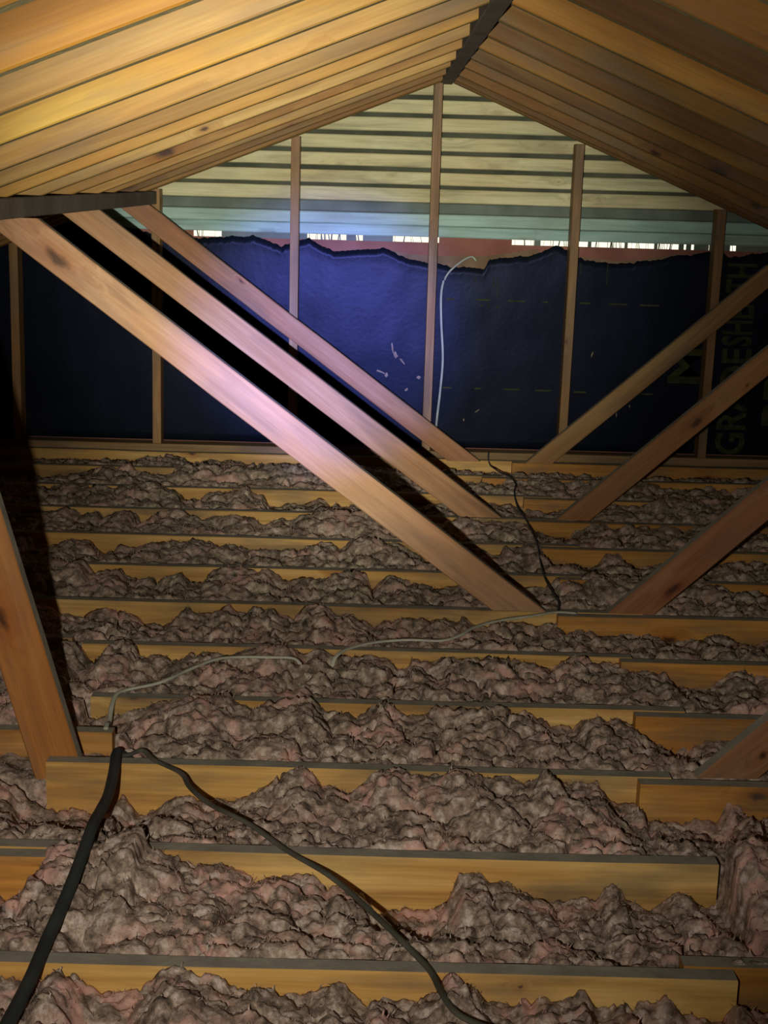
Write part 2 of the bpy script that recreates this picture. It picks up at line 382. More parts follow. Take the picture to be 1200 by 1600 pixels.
# ------------------------------------------------------------ black building paper
felt = tag(empty('building_paper', (0, YB, 0.03)), 'black building paper with ragged top edge hung behind the gable studs', 'building paper')
bpy.context.view_layer.update()
top_pts = [(-2.9, 0.75), (-1.75, 0.98), (-1.25, 1.01), (-0.971, 0.957), (-0.842, 0.949), (-0.557, 0.968), (-0.442, 0.924), (-0.328, 0.964), (-0.213, 0.910), (-0.098, 0.919), (0.016, 0.928), (0.132, 0.883), (0.247, 0.867), (0.363, 0.853), (0.472, 0.850), (0.490, 0.893), (0.590, 0.904), (0.676, 0.912), (0.732, 0.937), (0.788, 0.964), (0.846, 0.945), (0.892, 0.904), (1.050, 0.889), (1.165, 0.898), (1.335, 0.931), (1.475, 0.950), (1.54, 0.952), (1.56, 0.93), (1.730, 0.955), (3.0, 0.9)]
tx, tz = zip(*top_pts)
nx = 700; nz = 26; verts = []; faces = []
xs = np.linspace(-2.9, 3.0, nx)
for i, x in enumerate(xs):
    zt = float(np.interp(x, tx, tz)) + 0.010 * noise.noise(Vector((x * 14, 0, 3))) + 0.008 * noise.noise(Vector((x * 55, 0, 3)))
    for j in range(nz):
        z = 0.032 + (zt - 0.032) * j / (nz - 1)
        y = -0.004 - 0.003 * noise.noise(Vector((x * 2.5, z * 3, 0))) - 0.0012 * noise.noise(Vector((x * 11, z * 8, 5)))
        if j == nz - 1: y -= 0.003
        verts.append((x, y, z - 0.03))
for i in range(nx - 1):
    for j in range(nz - 1):
        a = i * nz + j; faces.append((a, a + nz, a + nz + 1, a + 1))
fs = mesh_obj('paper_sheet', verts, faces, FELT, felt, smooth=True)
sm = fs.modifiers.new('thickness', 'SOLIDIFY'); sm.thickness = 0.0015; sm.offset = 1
YF = -0.0105
def patch(name, pts, mat, thick=0.0012, yy=YF):
    n = len(pts); v = [(x, yy, z - 0.03) for x, z in pts] + [(x, yy + thick, z - 0.03) for x, z in pts]
    f = [tuple(range(n)), tuple(range(2 * n - 1, n - 1, -1))] + [(i, i + n, (i + 1) % n + n, (i + 1) % n) for i in range(n)]
    return mesh_obj(name, v, f, mat, felt)
for a, b, z in [(0.302, 0.340, .711), (0.437, 0.501, .711), (0.582, 0.660, .710), (0.738, 0.761, .709), (0.905, 0.952, .709), (1.039, 1.120, .708), (1.178, 1.264, .707),
                (0.302, 0.343, .309), (0.448, 0.478, .309), (0.580, 0.653, .309), (0.724, 0.800, .308), (0.899, 0.958, .305), (1.204, 1.263, .304)]:
    patch('printed_dash', [(a, z - 0.0035), (b, z - 0.0035), (b, z + 0.0035), (a, z + 0.0035)], PRINT)
# small stray pale marks of the print
for x, z, w_, h_ in [(0.512, 0.79, .004, .05), (0.53, 0.77, .003, .10), (0.43, 0.80, .004, .02), (0.46, 0.685, .01, .006), (0.49, 0.683, .01, .006), (0.53, 0.682, .01, .008), (1.02, 0.84, .003, .09), (0.90, 0.86, .003, .05)]:
    patch('printed_mark', [(x, z - h_ / 2), (x + w_, z - h_ / 2), (x + w_, z + h_ / 2), (x, z + h_ / 2)], PRINT)
def ragged(cx, cz, w_, h_, ang, seed, name='paper_scrap', mat=SCRAP):
    r = random.Random(seed); pts = []
    for k in range(11):
        a = 2 * math.pi * k / 11; q = r.uniform(0.55, 1.1); px, pz = math.cos(a) * w_ * q, math.sin(a) * h_ * q
        pts.append((cx + px * math.cos(ang) - pz * math.sin(ang), cz + px * math.sin(ang) + pz * math.cos(ang)))
    return patch(name, pts[::1], mat, 0.004, YF - 0.003)
for k, a in enumerate([(0.066, 0.485, .004, .032, 0.15), (0.082, 0.452, .010, .020, 0.5), (0.112, 0.425, .004, .024, 0.7), (0.015, 0.374, .030, .005, -0.35), (0.043, 0.362, .009, .014, 0.1),
                       (0.19, 0.352, .010, .008, 0.4), (0.135, 0.295, .010, .007, 0.6), (0.463, 0.206, .020, .0025, 0.65), (0.403, 0.163, .004, .008, 0), (0.975, 0.48, .004, .016, -0.3), (1.160, 0.246, .003, .010, 0), (1.102, 0.205, .003, .012, 0.1)]):
    ragged(*a, seed=k)
# torn brown paper strip above the sheet, over the sheathing
pts = [(0.02, 0.925), (0.13, 0.905), (0.25, 0.9), (0.36, 0.905), (0.47, 0.905), (0.60, 0.925), (0.70, 0.945), (0.72, 0.925), (0.66, 0.90), (0.57, 0.89), (0.49, 0.88), (0.48, 0.835), (0.36, 0.84), (0.24, 0.85), (0.12, 0.87)]
patch('torn_strip', pts[::-1], CARD, 0.0015, -0.0030)
pts = [(0.90, 0.915), (1.05, 0.900), (1.17, 0.908), (1.34, 0.94), (1.34, 0.92), (1.17, 0.885), (1.05, 0.875), (0.90, 0.89)]
patch('torn_strip', pts[::-1], CARD, 0.0015, -0.0030)
# rotated lettering of the sheet, reading upwards
def lettering(txt, x_right, z0, size, squeeze, mat=PRINT, bold=0.004):
    cu = bpy.data.curves.new('t', 'FONT'); cu.body = txt; cu.size = size; cu.extrude = 0.0006; cu.offset = bold; cu.resolution_u = 3
    ob = bpy.data.objects.new('t', cu); COL.objects.link(ob)
    dg = bpy.context.evaluated_depsgraph_get(); me = bpy.data.meshes.new_from_object(ob.evaluated_get(dg))
    bpy.data.objects.remove(ob)
    me.name = 'printed_lettering'; me.materials.clear(); me.materials.append(mat)
    o = bpy.data.objects.new('printed_lettering', me); COL.objects.link(o); o.parent = felt
    # text x -> +z (world up), text y -> -x, facing -y
    o.matrix_local = Matrix(((0, -1, 0, x_right), (0, 0, -1, YF), (squeeze, 0, 0, z0 - 0.03), (0, 0, 0, 1)))
    return o
lettering('GRADE', 1.695, 0.030, 0.185, 0.82)
lettering('SHEATH', 1.690, 0.535, 0.185, 0.55)
lettering('M', 1.475, 0.345, 0.215, 1.1)
lettering('PER', 1.95, 0.16, 0.26, 0.9)

# ------------------------------------------------------------ roof timbers
ridge = board('ridge_board', (0.269, -1.45, RZ + 0.092), (0.269, YW + 0.08, RZ + 0.092), 0.184, RX_R - RX_L, (0, 0, 1), [DARKTIMBER], wob=0.0008, seg=0.3)
tag(ridge, 'dusty dark grey ridge board running along the top of the roof', 'ridge board')
RYS = [1.610 + 0.406 * k for k in range(-7, 13)]         # front faces of the common rafters
RYS.append(YW - 0.040 + 0.0)
tl = {7: (1.05, 0.98, 0.85), 8: (1.1, 1.08, 0.95), 9: (0.85, 0.86, 0.95), 10: (1.05, 1.02, 0.85), 11: (0.95, 0.93, 0.85), 12: (1.0, 1.0, 1.0), 13: (0.8, 0.75, 0.72)}
ordn = ['', 'second', 'third', 'fourth', 'fifth', 'sixth', 'seventh', 'eighth', 'ninth', 'tenth', 'eleventh', 'twelfth', 'thirteenth', 'fourteenth', 'fifteenth', 'sixteenth', 'seventeenth', 'eighteenth', 'nineteenth', 'twentieth', 'twenty-first']
NEARL = {6: (0.39, 0.29, 0.14), 7: (0.39, 0.31, 0.15), 8: (0.50, 0.40, 0.15), 9: (0.52, 0.49, 0.44), 10: (0.67, 0.63, 0.33), 11: (0.71, 0.66, 0.52), 12: (0.55, 0.53, 0.49), 13: (0.77, 0.69, 0.47), 14: (0.80, 0.80, 0.76), 15: (0.63, 0.55, 0.44), 16: (0.87, 0.84, 0.76), 17: (0.63, 0.59, 0.53), 18: (0.49, 0.44, 0.40), 19: (0.57, 0.49, 0.43), 20: (0.47, 0.43, 0.40)}
NEARR = {7: (.50, .34, .18), 8: (.42, .28, .16), 9: (.50, .35, .18), 10: (.52, .38, .20), 11: (.27, .20, .15), 12: (.78, .64, .34), 13: (.46, .38, .20), 14: (.33, .26, .18), 15: (.46, .38, .22), 16: (.34, .28, .19), 17: (.38, .30, .2), 18: (.44, .36, .24), 19: (.36, .28, .18), 20: (.30, .23, .15)}
for k, y in enumerate(RYS):
    if k < 5: continue
    end = k == len(RYS) - 1
    if k == 19: y = 6.40
    nfar = len(RYS) - 1 - k
    who = 'against the gable wall' if nfar == 0 else '%s counted from the gable wall' % ordn[nfar]
    for side in ('left', 'right'):
        dz = rnd.uniform(-0.003, 0.003) if k > 6 else 0.0
        hw = 0.0705
        if side == 'left':
            s = SL; c = 1 / math.sqrt(1 + s * s); nx_, nz_ = -s * c, c
            a = Vector((RX_L - 0.001, y + 0.019, roofL(RX_L) + dz)) + Vector((nx_, 0, nz_)) * hw
            b = Vector((EL, y + 0.019, roofL(EL) + dz)) + Vector((nx_, 0, nz_)) * hw
            cut = (0, RX_L - 0.001)
        else:
            s = SR; c = 1 / math.sqrt(1 + s * s); nx_, nz_ = s * c, c
            a = Vector((RX_R + 0.001, y + 0.019, roofR(RX_R) + dz)) + Vector((nx_, 0, nz_)) * hw
            b = Vector((ER, y + 0.019, roofR(ER) + dz)) + Vector((nx_, 0, nz_)) * hw
            cut = (0, RX_R + 0.001)
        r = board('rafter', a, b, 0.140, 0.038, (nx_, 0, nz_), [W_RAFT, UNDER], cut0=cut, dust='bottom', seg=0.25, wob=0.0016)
        tag(r, 'pine rafter of the %s roof slope, %s' % (side, who), 'rafter', '%s slope rafters' % side)
        q = rnd.uniform(0.88, 1.08); h = rnd.uniform(-0.08, 0.06)
        base = (q, q * (1 + h * 0.5), q * (1 + h))
        if side == 'left' and k in NEARL: base = NEARL[k]
        if side == 'right' and k in NEARR: base = NEARR[k]
        elif side == 'right': base = tuple(u * m_ for u, m_ in zip((rnd.uniform(0.42, 0.85),) * 3, (1.0, 0.84, 0.58)))
        tint(r, base)
# left purlin carries the tops of the left braces
PX = -0.985
pur = board('purlin', (PX - 0.045, -1.45, 1.123), (PX - 0.045, YW - 0.002, 1.123), 0.056, 0.09, (0, 0, 1), [DARKTIMBER], wob=0.0008, seg=0.3)
pur.location.z -= 0.0
tag(pur, 'dusty grey purlin under the left rafters, across the brace tops', 'purlin')
PXR = 1.84; pz = roofR(PXR + 0.09) - 0.03
purr = board('purlin', (PXR + 0.045, -1.45, pz), (PXR + 0.045, YW - 0.002, pz), 0.056, 0.09, (0, 0, 1), [DARKTIMBER], wob=0.0008, seg=0.3)
tag(purr, 'dusty grey purlin under the right rafters, beyond the right edge', 'purlin')

# ------------------------------------------------------------ diagonal braces
def strut(y, xe, ze, slope, width, ztop, zbot, label, col, side, thick=0.038, topcut=None):
    """xe, ze: a point on the upper edge; slope dz/dx; y: front face"""
    c = 1 / math.sqrt(1 + slope * slope)
    d = Vector((c, 0, slope * c)); 
    if d.z < 0: d = -d
    nrm = Vector((-d.z, 0, d.x)); 
    if nrm.z < 0: nrm = -nrm
    cc = Vector((xe, y + thick / 2, ze)) - nrm * width / 2
    p0 = cc + d * ((zbot - cc.z) / d.z); p1 = cc + d * ((ztop - cc.z) / d.z)
    o = board('roof_brace', p0, p1, width, thick, nrm, [W_STRUT, DUST], cut0=(2, zbot), cut1=(2, ztop), dust='top', seg=0.12)
    tag(o, label, 'roof brace', '%s diagonal roof braces' % side); tint(o, col); return o
ZT = 1.0945
s1 = strut(4.132, 0.510, 0.004, -0.747, 0.096, ZT, 0.001, 'long diagonal pine brace, nearest of the three parallel ones from the left purlin', (1.12, 1.05, 1.0), 'left')
s2 = strut(5.352, 0.473, 0.006, -0.734, 0.093, ZT, 0.001, 'diagonal pine brace in the middle of the three parallel left ones', (1.15, 1.05, 0.92), 'left')
s3 = strut(6.486, 0.463, 0.010, -0.738, 0.088, ZT, 0.001, 'farthest of the three parallel left braces, in front of the blue lit paper', (1.05, 0.88, 0.82), 'left')
ZTR = pz - 0.029
r0 = strut(6.486, 0.682, 0.004, 0.893, 0.082, ZTR, 0.001, 'farthest right diagonal brace, crossing the stud near the printed lettering', (0.85, 0.8, 0.55), 'right')
r3 = strut(5.352, 0.690, 0.004, 0.905, 0.084, ZTR, 0.001, 'second farthest right diagonal brace with a pale worn streak', (0.85, 0.66, 0.46), 'right')
r6 = strut(4.132, 0.700, 0.004, 0.940, 0.094, ZTR, 0.001, 'reddish brown right diagonal brace above the darker insulation', (0.72, 0.50, 0.40), 'right')
r9 = strut(2.918, 0.708, 0.004, 0.960, 0.090, ZTR, 0.001, 'nearest right brace, only its foot showing at the right edge', (0.75, 0.62, 0.55), 'right')
# steep brace at the left edge, face on, its foot fixed behind the joist
c_ = Vector((0.137, 0, -0.475)).normalized()
dirn = (Vector((-0.758, 0, 0.492)) - Vector((-0.631, 0, 0.035))).normalized()
nn = Vector((dirn.z, 0, -dirn.x))
base = Vector((-0.631, 2.975, 0.035)) - nn * 0.052
L9 = board('roof_brace', base - dirn * 0.17, base + dirn * 1.13, 0.104, 0.038, nn, [W_STRUT, DUST], cut1=(2, ZT), dust=None, seg=0.12)
# the narrow edge is dusty
for p in L9.data.polygons:
    if p.normal.z > 0.9: p.material_index = 1
tag(L9, 'steep orange brown brace at the left edge, its foot beside a joist', 'roof brace', 'left diagonal roof braces'); tint(L9, (0.98, 0.66, 0.29))

# ------------------------------------------------------------ ceiling joists (lapped in two lengths over the bearing line)
JD = 0.145
jn = ['at the foot of the gable wall'] + ['%s row counted from the gable wall' % ordn[k] for k in range(1, 18)]
def joist(n, x0, x1, y, label, col=(1, 1, 1), z=0.0, depth=JD):
    o = board('ceiling_joist', (x0, y + 0.019, z - depth / 2), (x1, y + 0.019, z - depth / 2), depth, 0.038, (0, 0, 1), [W_JOIST, DUST], dust='top', seg=0.2, wob=0.0014)
    tag(o, label, 'joist', 'ceiling joists'); tint(o, col); return o
endR = {0: 0.80, 1: 0.535, 2: 0.72, 3: 0.72, 4: 0.72, 5: 0.72, 6: 0.80, 7: 0.70, 8: 0.76, 9: 0.649, 10: 0.659, 11: 0.598, 12: 0.60, 13: .6, 14: .6, 15: .6}
begR = {0: 0.62, 1: 0.46, 2: 0.60, 3: 0.58, 4: 0.58, 5: 0.60, 6: 0.546, 7: 0.665, 8: 0.635, 9: 0.576, 10: None, 11: 0.52, 12: 0.45, 13: .45, 14: .45, 15: .45}
begL = {7: -0.765, 8: -0.663, 9: -0.680, 10: -0.95}
for n in range(0, 14):
    y = JY(n) if n else YW - 0.040
    c = rnd.uniform(0.9, 1.08)
    joist(n, begL.get(n, -3.55), endR[n], y, 'dust-topped pine ceiling joist, main length, ' + jn[n], (c, c * 0.98, c * 0.92))
    if begR[n] is not None:
        off = 0.0395 if n in (11,) else -0.0395
        if n == 0: off = -0.0395
        c = rnd.uniform(0.75, 0.9)
        joist(n, begR[n], 3.95, y + off, 'darker orange ceiling joist, right-hand length, ' + jn[n], (c, c * 0.78, c * 0.5))
joist(10, -3.5, -0.581, JY(10) - 0.0395, 'orange ceiling joist, short left-hand length ending at the black cable', (1.0, 0.75, 0.5))
joist(8, -3.5, -0.571, 3.089, 'short joist end beside the foot of the steep left brace', (0.8, 0.62, 0.48))
joist(7, -3.5, -0.80, JY(7) + 0.0395, 'far left length of joist hidden in insulation, seventh row', (0.9, 0.8, 0.7))

# ------------------------------------------------------------ glass wool between the joists
rng = np.random.RandomState(5)
PERM = rng.permutation(4096)
def h2(i, j, s):
    return PERM[(PERM[(i.astype(np.int64) + s * 131) & 4095] + j.astype(np.int64)) & 4095] / 4096.0
def vnoise(x, y, s):
    i = np.floor(x); j = np.floor(y); fx = x - i; fy = y - j
    fx = fx * fx * (3 - 2 * fx); fy = fy * fy * (3 - 2 * fy)
    a = h2(i, j, s); b = h2(i + 1, j, s); c = h2(i, j + 1, s); d = h2(i + 1, j + 1, s)
    return (a + (b - a) * fx + (c - a) * fy + (a - b - c + d) * fx * fy) * 2 - 1
def fbm(x, y, s, o=4):
    r = 0; a = 1.0; t = 0
    for k in range(o): r = r + a * vnoise(x * 2 ** k, y * 2 ** k, s + k); t += a; a *= 0.5
    return r / t
def worley(x, y, s):
    i = np.floor(x); j = np.floor(y); F1 = np.full(x.shape, 9.0); F2 = np.full(x.shape, 9.0); ID = np.zeros(x.shape)
    for di in (-1, 0, 1):
        for dj in (-1, 0, 1):
            px = i + di + h2(i + di, j + dj, s); py = j + dj + h2(i + di, j + dj, s + 7)
            d = np.sqrt((px - x) ** 2 + (py - y) ** 2); cid = h2(i + di, j + dj, s + 13)
            m = d < F1
            F2 = np.where(m, F1, np.minimum(F2, d)); ID = np.where(m, cid, ID); F1 = np.where(m, d, F1)
    return F1, F2, ID
PROF = {
    11: [(-0.572, -0.040), (-0.545, -0.050), (-0.524, -0.053), (-0.493, -0.026), (-0.473, -0.011), (-0.453, -0.022), (-0.430, -0.047), (-0.403, -0.063), (-0.372, -0.060), (-0.352, -0.045), (-0.328, -0.025), (-0.301, -0.001), (-0.277, -0.007), (-0.250, -0.009), (-0.230, -0.023), (-0.217, -0.027), (-0.193, -0.033), (-0.166, -0.030), (-0.132, -0.039), (-0.098, -0.057), (-0.064, -0.048), (-0.041, -0.033), (-0.020, -0.044), (0.004, -0.056), (0.017, -0.037), (0.038, -0.042), (0.055, -0.054), (0.079, -0.054), (0.122, -0.040), (0.138, -0.013), (0.159, -0.017), (0.180, -0.031), (0.204, -0.056), (0.242, -0.063), (0.258, -0.043), (0.282, -0.039), (0.310, -0.053), (0.333, -0.046), (0.350, -0.032), (0.372, -0.059), (0.395, -0.055), (0.417, -0.035), (0.440, -0.048), (0.463, -0.054), (0.486, -0.048), (0.516, -0.078), (0.567, -0.077), (0.598, -0.045), (0.651, -0.063)],
    10: [(-0.675, -0.063), (-0.644, -0.071), (-0.612, -0.048), (-0.592, -0.040), (-0.583, -0.014), (-0.555, -0.001), (-0.526, 0.000), (-0.504, 0.014), (-0.452, 0.030), (-0.408, 0.028), (-0.398, -0.009), (-0.374, -0.012), (-0.334, -0.015), (-0.310, -0.033), (-0.280, -0.032), (-0.200, -0.041), (-0.161, -0.048), (-0.089, -0.060), (-0.068, -0.082), (-0.048, -0.068), (-0.000, -0.076), (0.024, -0.114), (0.055, -0.100), (0.079, -0.104), (0.116, -0.120), (0.139, -0.111), (0.159, -0.085), (0.181, -0.040), (0.220, -0.039), (0.233, -0.057), (0.277, -0.062), (0.317, -0.075), (0.358, -0.083), (0.398, -0.082), (0.430, -0.085), (0.441, -0.064), (0.464, -0.050), (0.490, -0.080), (0.526, -0.088), (0.557, -0.082), (0.579, -0.060), (0.603, -0.063), (0.625, -0.085), (0.661, -0.087), (0.669, -0.036), (0.672, 0.022), (0.691, 0.042), (0.719, 0.040), (0.747, 0.031)],
    9: [(-0.778, -0.052), (-0.738, -0.073), (-0.698, -0.108), (-0.658, -0.125), (-0.599, -0.125), (-0.576, -0.125), (-0.534, -0.104), (-0.520, -0.077), (-0.503, -0.098), (-0.487, -0.125), (-0.470, -0.125), (-0.439, -0.113), (-0.407, -0.088), (-0.370, -0.077), (-0.325, -0.086), (-0.279, -0.089), (-0.234, -0.069), (-0.207, -0.054), (-0.189, -0.033), (-0.162, -0.018), (-0.135, -0.011), (-0.102, -0.029), (-0.091, -0.045), (-0.071, -0.040), (-0.034, -0.049), (0.001, -0.019), (0.020, -0.004), (0.055, 0.003), (0.092, -0.011), (0.129, -0.015), (0.160, -0.015), (0.183, -0.004), (0.218, -0.006), (0.265, -0.009), (0.310, -0.013), (0.337, -0.019), (0.367, 0.011), (0.391, 0.006), (0.410, -0.017), (0.446, -0.016), (0.492, -0.025), (0.513, -0.058), (0.538, -0.070), (0.575, -0.069), (0.589, -0.107), (0.604, -0.092), (0.643, -0.100), (0.698, -0.095), (0.742, -0.103), (0.761, -0.061), (0.794, -0.060), (0.813, -0.089), (0.834, -0.086), (0.861, -0.076)],
    8: [(-0.880, -0.008), (-0.788, 0.003), (-0.727, -0.007), (-0.682, -0.019), (-0.667, -0.064), (-0.621, -0.069), (-0.590, -0.065), (-0.559, -0.043), (-0.533, -0.042), (-0.498, -0.025), (-0.441, -0.007), (-0.421, 0.001), (-0.376, 0.009), (-0.330, 0.007), (-0.314, -0.020), (-0.279, -0.024), (-0.238, -0.007), (-0.218, -0.011), (-0.151, 0.012), (-0.136, 0.012), (-0.100, -0.019), (-0.049, -0.029), (-0.033, -0.046), (-0.003, -0.028), (0.038, -0.010), (0.064, -0.019), (0.100, -0.041), (0.126, -0.024), (0.165, -0.012), (0.203, -0.027), (0.242, -0.015), (0.272, -0.004), (0.314, -0.001), (0.345, -0.012), (0.396, -0.022), (0.434, -0.048), (0.496, -0.047), (0.515, -0.023), (0.550, -0.017), (0.576, -0.028), (0.603, -0.032), (0.639, -0.048), (0.667, -0.068), (0.708, -0.078), (0.720, -0.106), (0.750, -0.089), (0.799, -0.068), (0.841, -0.072), (0.891, -0.057), (0.931, -0.035), (0.962, -0.034)],
    7: [(-0.983, -0.014), (-0.853, -0.029), (-0.813, -0.006), (-0.779, -0.009), (-0.767, -0.021), (-0.746, -0.056), (-0.717, -0.055), (-0.682, -0.006), (-0.626, -0.004), (-0.609, -0.040), (-0.563, -0.026), (-0.502, -0.042), (-0.473, -0.024), (-0.417, -0.022), (-0.336, -0.020), (-0.302, -0.019), (-0.269, 0.003), (-0.200, 0.005), (-0.188, -0.016), (-0.137, -0.009), (-0.093, -0.020), (-0.063, -0.030), (-0.007, -0.029), (0.051, -0.034), (0.074, -0.062), (0.103, -0.062), (0.108, -0.033), (0.171, -0.042), (0.210, -0.023), (0.266, -0.016), (0.324, -0.011), (0.381, -0.025), (0.438, -0.034), (0.484, -0.040), (0.517, -0.022), (0.580, -0.016), (0.649, -0.029), (0.723, -0.034), (0.780, -0.036), (0.799, -0.068), (0.876, -0.084), (0.909, -0.065), (0.952, -0.038), (0.985, -0.032), (1.066, -0.035)],
    6: [(-1.087, -0.021), (-0.961, -0.022), (-0.924, -0.020), (-0.887, -0.039), (-0.838, -0.057), (-0.793, -0.042), (-0.736, -0.047), (-0.675, -0.059), (-0.637, -0.071), (-0.600, -0.082), (-0.567, -0.056), (-0.537, -0.016), (-0.511, -0.035), (-0.449, -0.033), (-0.417, -0.007), (-0.393, -0.026), (-0.361, -0.025), (-0.337, -0.008), (-0.305, -0.023), (-0.284, -0.009), (-0.256, -0.033), (-0.210, -0.046), (-0.181, -0.012), (-0.130, -0.009), (-0.098, -0.037), (-0.068, -0.022), (-0.035, -0.041), (0.009, -0.075), (0.040, -0.045), (0.096, -0.032), (0.166, -0.036), (0.209, -0.031), (0.247, -0.047), (0.271, -0.027), (0.304, -0.057), (0.347, -0.050), (0.417, -0.043), (0.468, -0.061), (0.543, -0.045), (0.568, -0.058), (0.630, -0.056), (0.669, -0.065), (0.771, -0.064), (0.820, -0.071), (0.859, -0.082), (0.896, -0.075), (0.952, -0.069), (1.003, -0.066), (1.035, -0.065), (1.079, -0.066), (1.123, -0.072), (1.173, -0.063)],
    5: [(-1.190, -0.015), (-1.067, -0.005), (-0.985, -0.001), (-0.917, -0.006), (-0.889, -0.039), (-0.807, -0.015), (-0.781, -0.036), (-0.754, -0.061), (-0.672, -0.054), (-0.602, -0.024), (-0.576, -0.058), (-0.535, -0.057), (-0.520, -0.022), (-0.467, -0.002), (-0.371, -0.014), (-0.330, -0.019), (-0.282, -0.050), (-0.221, -0.035), (-0.165, -0.040), (-0.110, -0.017), (-0.063, -0.010), (-0.008, -0.015), (0.004, -0.057), (0.054, -0.013), (0.108, -0.033), (0.164, -0.046), (0.205, -0.058), (0.267, -0.050), (0.287, -0.034), (0.370, -0.068), (0.452, -0.055), (0.555, -0.048), (0.588, -0.013), (0.717, 0.001), (0.861, -0.008), (1.067, -0.011), (1.172, -0.035), (1.276, -0.043)],
    4: [(-1.293, -0.018), (-1.189, -0.019), (-1.168, -0.072), (-1.087, -0.056), (-1.033, -0.022), (-0.982, -0.030), (-0.932, -0.074), (-0.894, -0.080), (-0.878, -0.034), (-0.834, -0.055), (-0.776, -0.047), (-0.716, -0.029), (-0.627, -0.020), (-0.554, -0.025), (-0.516, -0.024), (-0.465, -0.045), (-0.404, -0.055), (-0.331, -0.049), (-0.255, -0.040), (-0.227, -0.027), (-0.160, -0.014), (-0.109, -0.029), (-0.071, -0.005), (-0.021, 0.006), (0.040, -0.004), (0.100, -0.023), (0.146, -0.045), (0.191, -0.080), (0.220, -0.080), (0.308, -0.024), (0.381, -0.027), (0.397, -0.038), (0.443, -0.050), (0.457, -0.020), (0.486, -0.035), (0.530, -0.011), (0.575, -0.017), (0.599, -0.046), (0.683, -0.083), (0.772, -0.074), (0.805, -0.034), (0.859, -0.039), (0.875, -0.071), (0.964, -0.068), (1.006, -0.035), (1.156, -0.035), (1.380, -0.041)],
    3: [(-1.396, -0.033), (-1.293, -0.030), (-1.212, -0.021), (-1.157, -0.019), (-1.078, -0.034), (-1.021, -0.023), (-1.002, -0.052), (-0.966, -0.021), (-0.918, -0.008), (-0.884, -0.014), (-0.870, -0.068), (-0.839, -0.052), (-0.791, -0.016), (-0.709, -0.014), (-0.630, -0.046), (-0.551, -0.027), (-0.518, -0.019), (-0.446, -0.019), (-0.422, -0.053), (-0.391, -0.047), (-0.343, -0.021), (-0.312, -0.040), (-0.247, -0.011), (-0.176, 0.003), (-0.080, 0.006), (0.009, 0.003), (0.073, -0.052), (0.185, -0.044), (0.281, -0.016), (0.383, -0.009), (0.418, -0.032), (0.449, -0.017), (0.521, -0.022), (0.587, -0.038), (0.651, -0.075), (0.733, -0.073), (0.755, -0.048), (0.792, -0.022), (1.002, -0.024), (1.242, -0.020), (1.482, -0.016)],
    2: [(-1.499, -0.015), (-1.414, -0.013), (-1.327, -0.018), (-1.140, -0.005), (-1.030, -0.020), (-1.012, 0.006), (-0.901, 0.007), (-0.789, -0.022), (-0.755, -0.055), (-0.696, -0.053), (-0.660, -0.026), (-0.594, -0.016), (-0.499, 0.005), (-0.480, -0.032), (-0.439, -0.038), (-0.413, -0.082), (-0.318, -0.069), (-0.266, -0.073), (-0.223, -0.046), (-0.171, -0.065), (-0.146, -0.049), (-0.130, -0.075), (-0.086, -0.063), (-0.042, -0.080), (0.094, -0.071), (0.299, -0.044), (0.472, -0.040), (0.513, -0.046), (0.557, -0.045), (0.643, -0.069), (0.746, -0.058), (0.866, -0.042), (0.987, -0.033), (1.155, -0.002), (1.371, 0.006), (1.459, -0.026), (1.589, -0.035)],
    1: [(-1.603, -0.063), (-1.513, -0.066), (-1.329, -0.061), (-1.302, -0.066), (-1.192, -0.026), (-1.036, -0.003), (-1.019, -0.030), (-0.872, -0.034), (-0.844, -0.006), (-0.726, 0.014), (-0.636, -0.011), (-0.554, 0.011), (-0.507, -0.002), (-0.417, 0.017), (-0.296, 0.015), (-0.069, 0.010), (0.179, -0.011), (0.408, -0.038), (0.537, -0.035), (0.591, -0.019), (0.865, -0.012), (1.141, -0.018), (1.233, -0.038), (1.693, -0.034)],
    0: [(-1.707, -0.070), (-1.532, -0.065), (-1.162, -0.055), (-1.074, -0.053), (-0.929, -0.019), (-0.853, -0.038), (-0.795, -0.051), (-0.637, -0.049), (-0.541, -0.059), (-0.249, -0.054), (0.336, -0.067), (0.628, -0.068), (1.214, -0.073), (1.800, -0.069)],
}

